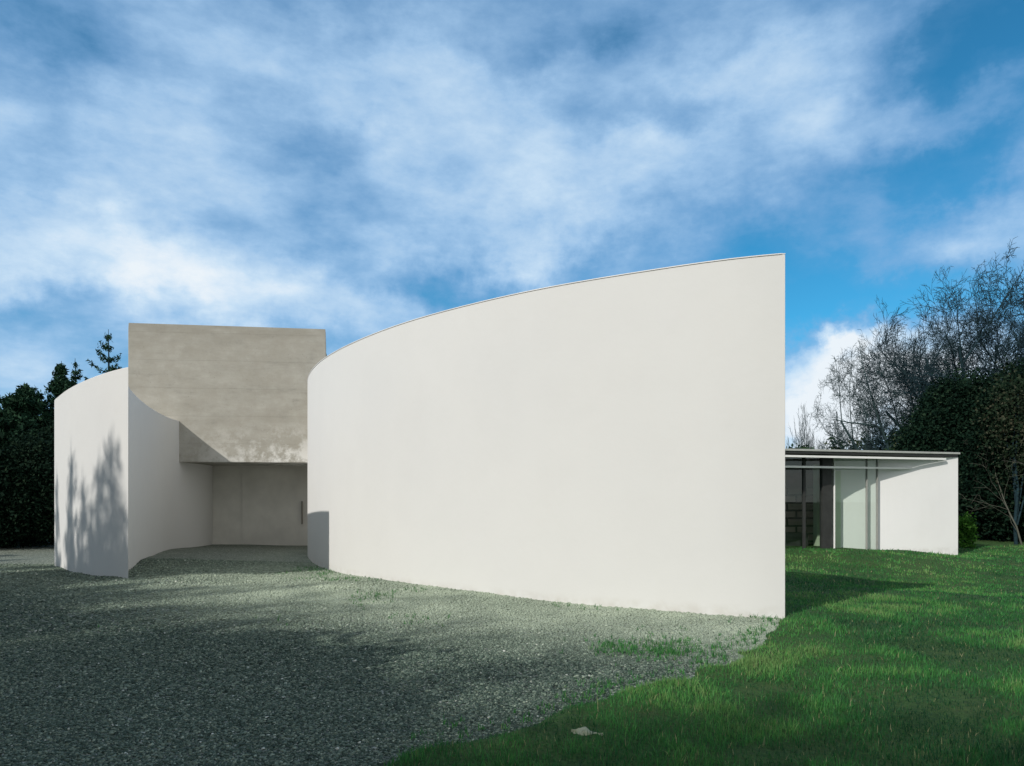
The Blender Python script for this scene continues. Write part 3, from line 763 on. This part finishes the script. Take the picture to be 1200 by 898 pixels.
def on_left(px, py):
    pts = sorted(((x/y*F+600, y, x) for x, y in left_outer[:30]), key=lambda q: abs(q[0]-px)); D = pts[0][1]
    return at(px, py, D)
on = 'spruce out of frame casting the %s on the left wall'
spruce_at(on_left(84, 515), 14, on % 'second shadow spire from the left', 2.0)
spruce_at(on_left(98, 548), 14.5, on % 'low shadow tip between taller ones', 1.8, .5)
spruce_at(on_left(117, 526), 14.6, on % 'third shadow spire from left', 1.9, 1)
spruce_at(on_left(133, 498), 13.5, on % 'tallest shadow spire', 2.0, 2)
spruce_at(on_left(67, 544), 14, on % 'outermost shadow spire', 1.7, 3)
spruce_at(on_left(108, 575), 17, on % 'broad low shadow base', 2.8, 3.3)
spruce_at(on_left(138, 572), 16, on % 'shadow base by the wall corner', 2.4, 4.1)
for (px, py, t, s, rz) in [(-20, 648, 14, 1.9, 2), (22, 649, 13, 1.9, 5), (44, 655, 13.5, 1.8, 5.5), (20, 668, 12, 1.8, 1.5), (80, 676, 13.5, 1.6, 3), (120, 682, 13, 1.4, 3.3), (150, 684, 14.5, 1.2, 0), (225, 690, 15, .8, 1), (300, 692, 16, .7, 2), (270, 712, 14, 1.3, 3), (120, 720, 12.5, 1.7, 4), (350, 724, 15, .9, 5),
        (340, 745, 14, 1.5, 6), (430, 735, 16, .8, 7), (420, 765, 14, 1.3, 8), (250, 770, 12, 1.8, 9), (60, 700, 13, 1.8, 10), (20, 760, 12, 1.8, 11), (440, 800, 13.5, 1.5, 12),
        (520, 825, 14, 1.2, 13), (560, 862, 12.6, 1.4, 14), (380, 840, 11, 1.9, 15), (625, 885, 12, 1.4, 16), (150, 850, 10, 1.9, 17), (480, 880, 10, 1.8, 18)]:
    D = 1250/(py-YH); hit = ((px-600)/F*D, D, .05)
    spruce_at(hit, t, 'tall spruce in the dense row out of frame that shades the gravel', s, rz*1.3)
names = ['leafless tree out of frame, its shadow dappling the middle of the gravel', 'rightmost leafless tree behind the viewpoint, shading the bottom of the gravel', 'leafless tree out of frame, shading the gravel nearest the concrete block', 'leafless tree out of frame among the last spruces of the row']
for i, (px, py, t, sc) in enumerate([(590, 738, 17, 1.25), (800, 772, 17, .9), (450, 738, 18, 1.0), (690, 790, 14, 1.2)]):
    D = 1250/(py-YH); hit = ((px-600)/F*D, D, .05); (x, y), z = caster(*hit, t)
    if i == 0:
        BT5 = bare_lines(85, 13, .9, .22, 1, (12, 8, 7, 6, 4), .014, gnarl=.10)
        HT = max(l[0][:, 2].max() for l in BT5['branches']); t5 = tree_from(BT5, 'bare_tree', BARK, names[0], 'tree', (x, y, G(x, y)), grp); t5.scale = (sc, sc, z/HT)
    else:
        copy_tree(t5, (x, y, G(x, y)), i*2.0, (sc, sc, z/HT), names[i], grp)

for (x, y, h_, w_, lb, sd_) in [(-9.5, -2.5, 7.0, 2.6, 'round evergreen shrub added out of frame for shade, left of the viewpoint', 101), (-7.2, 1.8, 4.8, 2.0, 'lowest round evergreen shrub added out of frame for shade, nearest the viewpoint', 104), (-14, 4, 6.2, 2.6, 'round evergreen shrub added out of frame for shade, beside the gravel', 102),
                      (-5.2, -4.6, 6.6, 2.4, 'round evergreen shrub added out of frame for shade, behind the viewpoint', 103)]:
    leafy('evergreen_shrub', (x, y, G(x, y)), [(0, 0, h_*.55, w_, w_, h_*.45), (.8, .4, h_*.4, w_*.9, w_*.9, h_*.38), (-.7, -.5, h_*.38, w_, w_*.9, h_*.36)], 16000, .16, LEAF_DARK, lb, 'shrub', sd_)  # unseen shrubs added to block sky light and deepen the foreground shade
# ---- small crumpled leaf in the grass
def litter():
    x, y, z = at(688, 872, 4.5); z = G(x, y)+.055
    root = []
    r = random.Random(4); nx, ny = 15, 9; vs = []; fs = []
    for j in range(ny):
        for i in range(nx):
            u = i/(nx-1)*2-1; v = j/(ny-1)*2-1
            wv = (1-abs(u)**1.6)*.9+.12-.35*math.exp(-((u-.15)/.18)**2)
            X = u*.105; Y = v*.045*wv; Zz = .020*cos(u*4.5+.6)-.018*abs(v)*cos(u*3)+.004*sin(i*2.3+j*1.7)
            vs.append((X, Y, Zz))
    for j in range(ny-1):
        for i in range(nx-1):
            k = j*nx+i; fs.append((k, k+1, k+nx+1, k+nx))
    me = mesh('dry_leaf', vs, fs); m = mat_simple('dry leaf', (.27, .30, .21), .7, .2, 30)
    o = link('dry_leaf', me, m, smooth=True); s = o.modifiers.new('solid', 'SOLIDIFY'); s.thickness = .0015
    o.location = (x, y, z); o.rotation_euler = (radians(38), radians(6), radians(-12))
    tag(o, 'pale curled dry leaf lying in the grass near the bottom of the photo', 'leaf')
litter()

# ------------------------------------------------------------------ sun and sky
sd = bpy.data.lights.new('sun', 'SUN'); sun = bpy.data.objects.new('sun', sd); COL.objects.link(sun)
sd.energy = 3.25; sd.angle = radians(.55); sd.color = (1, .955, .895)
from mathutils import Vector
sun.rotation_euler = Vector(SUN).to_track_quat('-Z', 'Y').to_euler(); sun.location = (-20, -20, 20)
elev = math.atan2(-SUN[2], math.hypot(SUN[0], SUN[1]))

def build_world():
    w = bpy.data.worlds.new('World'); scene.world = w; w.use_nodes = True
    k = M.__new__(M); k.t = w.node_tree; k.n = k.t.nodes; k.l = k.t.links
    bg = k.n['Background']; out = k.n['World Output']
    sky = k.node('ShaderNodeTexSky', sky_type='NISHITA'); sky.sun_disc = False
    sky.sun_elevation = elev; sky.sun_rotation = math.atan2(-SUN[0], -SUN[1]) % (2*pi)
    sky.air_density = 1.0; sky.dust_density = .3; sky.ozone_density = 3.0
    tc = k.node('ShaderNodeTexCoord'); d = tc.outputs['Generated']
    nz = k.node('ShaderNodeVectorMath', operation='NORMALIZE'); k.l.new(d, nz.inputs[0]); d = nz.outputs[0]
    sp = k.node('ShaderNodeSeparateXYZ'); k.l.new(d, sp.inputs[0])
    # cloud layer: direction projected on a flat deck
    den = k.math('ADD', k.math('MAXIMUM', sp.outputs['Z'], 0), .55)
    cb = k.node('ShaderNodeCombineXYZ')
    k.l.new(k.math('DIVIDE', sp.outputs['X'], den), cb.inputs[0]); k.l.new(k.math('DIVIDE', sp.outputs['Y'], den), cb.inputs[1])
    k.l.new(k.math('MULTIPLY', sp.outputs['Z'], 1.6), cb.inputs[2])
    v = cb.outputs[0]
    mp = k.node('ShaderNodeMapping'); mp.inputs['Rotation'].default_value = (0, 0, radians(-28)); mp.inputs['Scale'].default_value = (1, 1.1, 1); mp.inputs['Location'].default_value = (3.1, 1.7, 0)
    k.l.new(v, mp.inputs[0]); v = mp.outputs[0]
    n1 = k.noise(v, 3.4, 12, .60, .0); n2 = k.noise(v, 11, 10, .62, .0)
    n = k.math('ADD', k.math('MULTIPLY', k.math('SUBTRACT', n1, .5), 1.5), k.math('MULTIPLY', k.math('SUBTRACT', n2, .5), .5))
    wn = k.node('ShaderNodeTexNoise'); wn.inputs['Scale'].default_value = 5.5; wn.inputs['Detail'].default_value = 8; wn.inputs['Roughness'].default_value = .6
    k.l.new(d, wn.inputs['Vector'])
    w1 = k.node('ShaderNodeVectorMath', operation='SUBTRACT'); k.l.new(wn.outputs['Color'], w1.inputs[0]); w1.inputs[1].default_value = (.5, .5, .5)
    w2 = k.node('ShaderNodeVectorMath', operation='SCALE'); k.l.new(w1.outputs[0], w2.inputs[0]); w2.inputs['Scale'].default_value = .22
    w3 = k.node('ShaderNodeVectorMath', operation='ADD'); k.l.new(d, w3.inputs[0]); k.l.new(w2.outputs[0], w3.inputs[1]); d = w3.outputs[0]
    def blob(px, py, wx, wy, amp, src):
        c = np.array([(px-600), F, (YH-py)], float); L = np.linalg.norm(c); c /= L
        # sizes in photo pixels -> local angular size
        s = k.node('ShaderNodeVectorMath', operation='SUBTRACT'); k.l.new(d, s.inputs[0]); s.inputs[1].default_value = tuple(c)
        m = k.node('ShaderNodeVectorMath', operation='MULTIPLY'); k.l.new(s.outputs[0], m.inputs[0]); m.inputs[1].default_value = (L/wx, L/wx*.6, L/wy)
        ln = k.node('ShaderNodeVectorMath', operation='DOT_PRODUCT'); k.l.new(m.outputs[0], ln.inputs[0]); k.l.new(m.outputs[0], ln.inputs[1])
        e = k.math('EXPONENT', k.math('MULTIPLY', ln.outputs['Value'], -1))
        return k.math('ADD', src, k.math('MULTIPLY', e, amp))
    for b in BLOBS: n = blob(*b, n)
    dens = k.math('ADD', n, .50)
    back = k.math('MULTIPLY', k.math('SUBTRACT', .25, sp.outputs['Y']), .2)  # denser unseen cloud behind the camera, added for neutral fill light
    dens = k.math('MULTIPLY', k.math('ADD', dens, k.math('MAXIMUM', back, 0)), .72)
    rear = k.math('MULTIPLY', k.math('SUBTRACT', .30, sp.outputs['Y']), 2.2, clamp=True)  # whitens the unseen rear cloud so the ambient light turns neutral
    cov = k.ramp(dens, [(0, (0, 0, 0)), (.16, (.12, .12, .12)), (.36, (.6, .6, .6)), (.6, (.88, .88, .88)), (.9, (1, 1, 1))])
    ccol = k.ramp(dens, [(0, (.20, .42, .72)), (.36, (.255, .46, .75)), (.58, (.39, .60, .86)), (.8, (.60, .77, .94)), (1, (.84, .91, .97))])
    ccol = k.mix(rear, ccol, (.82, .80, .785))
    cov = k.math('MAXIMUM', cov, k.math('MULTIPLY', rear, .72))
    cscale = k.node('ShaderNodeVectorMath', operation='SCALE'); k.l.new(ccol, cscale.inputs[0]); cscale.inputs['Scale'].default_value = CLOUDV
    tint = k.mix(1.0, sky.outputs[0], SKYTINT, 'MULTIPLY')
    c = k.mix(cov, tint, cscale.outputs[0])
    k.l.new(c, bg.inputs['Color']); bg.inputs['Strength'].default_value = .11
CLOUDV = 9.0; SKYTINT = (.26, .98, 1.14)
BLOBS = [(120, 305, 300, 65, .42), (330, 360, 260, 50, .42), (670, 225, 190, 85, .52), (560, 130, 190, 70, .22), (30, 440, 90, 40, .25), (60, 375, 80, 22, -.2),
         (560, 335, 150, 26, -.55), (890, 295, 120, 80, -.30), (790, 135, 90, 34, -.38), (960, 215, 110, 40, .16), (1110, 190, 90, 30, -.45), (1190, 30, 120, 70, -.62), (700, 25, 90, 25, -.15),
         (975, 470, 110, 62, .85), (1015, 400, 70, 16, .6), (1080, 440, 120, 50, .5), (980, 345, 160, 34, -.45), (390, 150, 60, 22, -.2), (30, 20, 90, 50, -.30), (920, 60, 130, 50, .36),
         (1140, 275, 110, 40, .42), (1060, 125, 130, 40, .34), (880, 170, 90, 40, .12), (180, 190, 240, 50, .18), (420, 60, 160, 50, .15), (220, 90, 380, 130, .12)]
build_world()

# ------------------------------------------------------------------ camera and output
cd = bpy.data.cameras.new('camera'); cam = bpy.data.objects.new('camera', cd); COL.objects.link(cam)
cam.location = (0, 0, CAMZ); cam.rotation_euler = (radians(90), 0, 0)
cd.sensor_width = 36; cd.lens = F/1200*36; cd.shift_y = (YH-449)/1200; cd.clip_end = 5000; cd.clip_start = .05
scene.camera = cam
scene.view_settings.view_transform = 'Standard'; scene.view_settings.look = 'None'; scene.view_settings.exposure = 0; scene.view_settings.gamma = 1
scene.render.engine = 'CYCLES'
scene.cycles.use_denoising = True
scene.cycles.max_bounces = 6; scene.cycles.transparent_max_bounces = 12
print('chips', nch, 'blades', nbl)
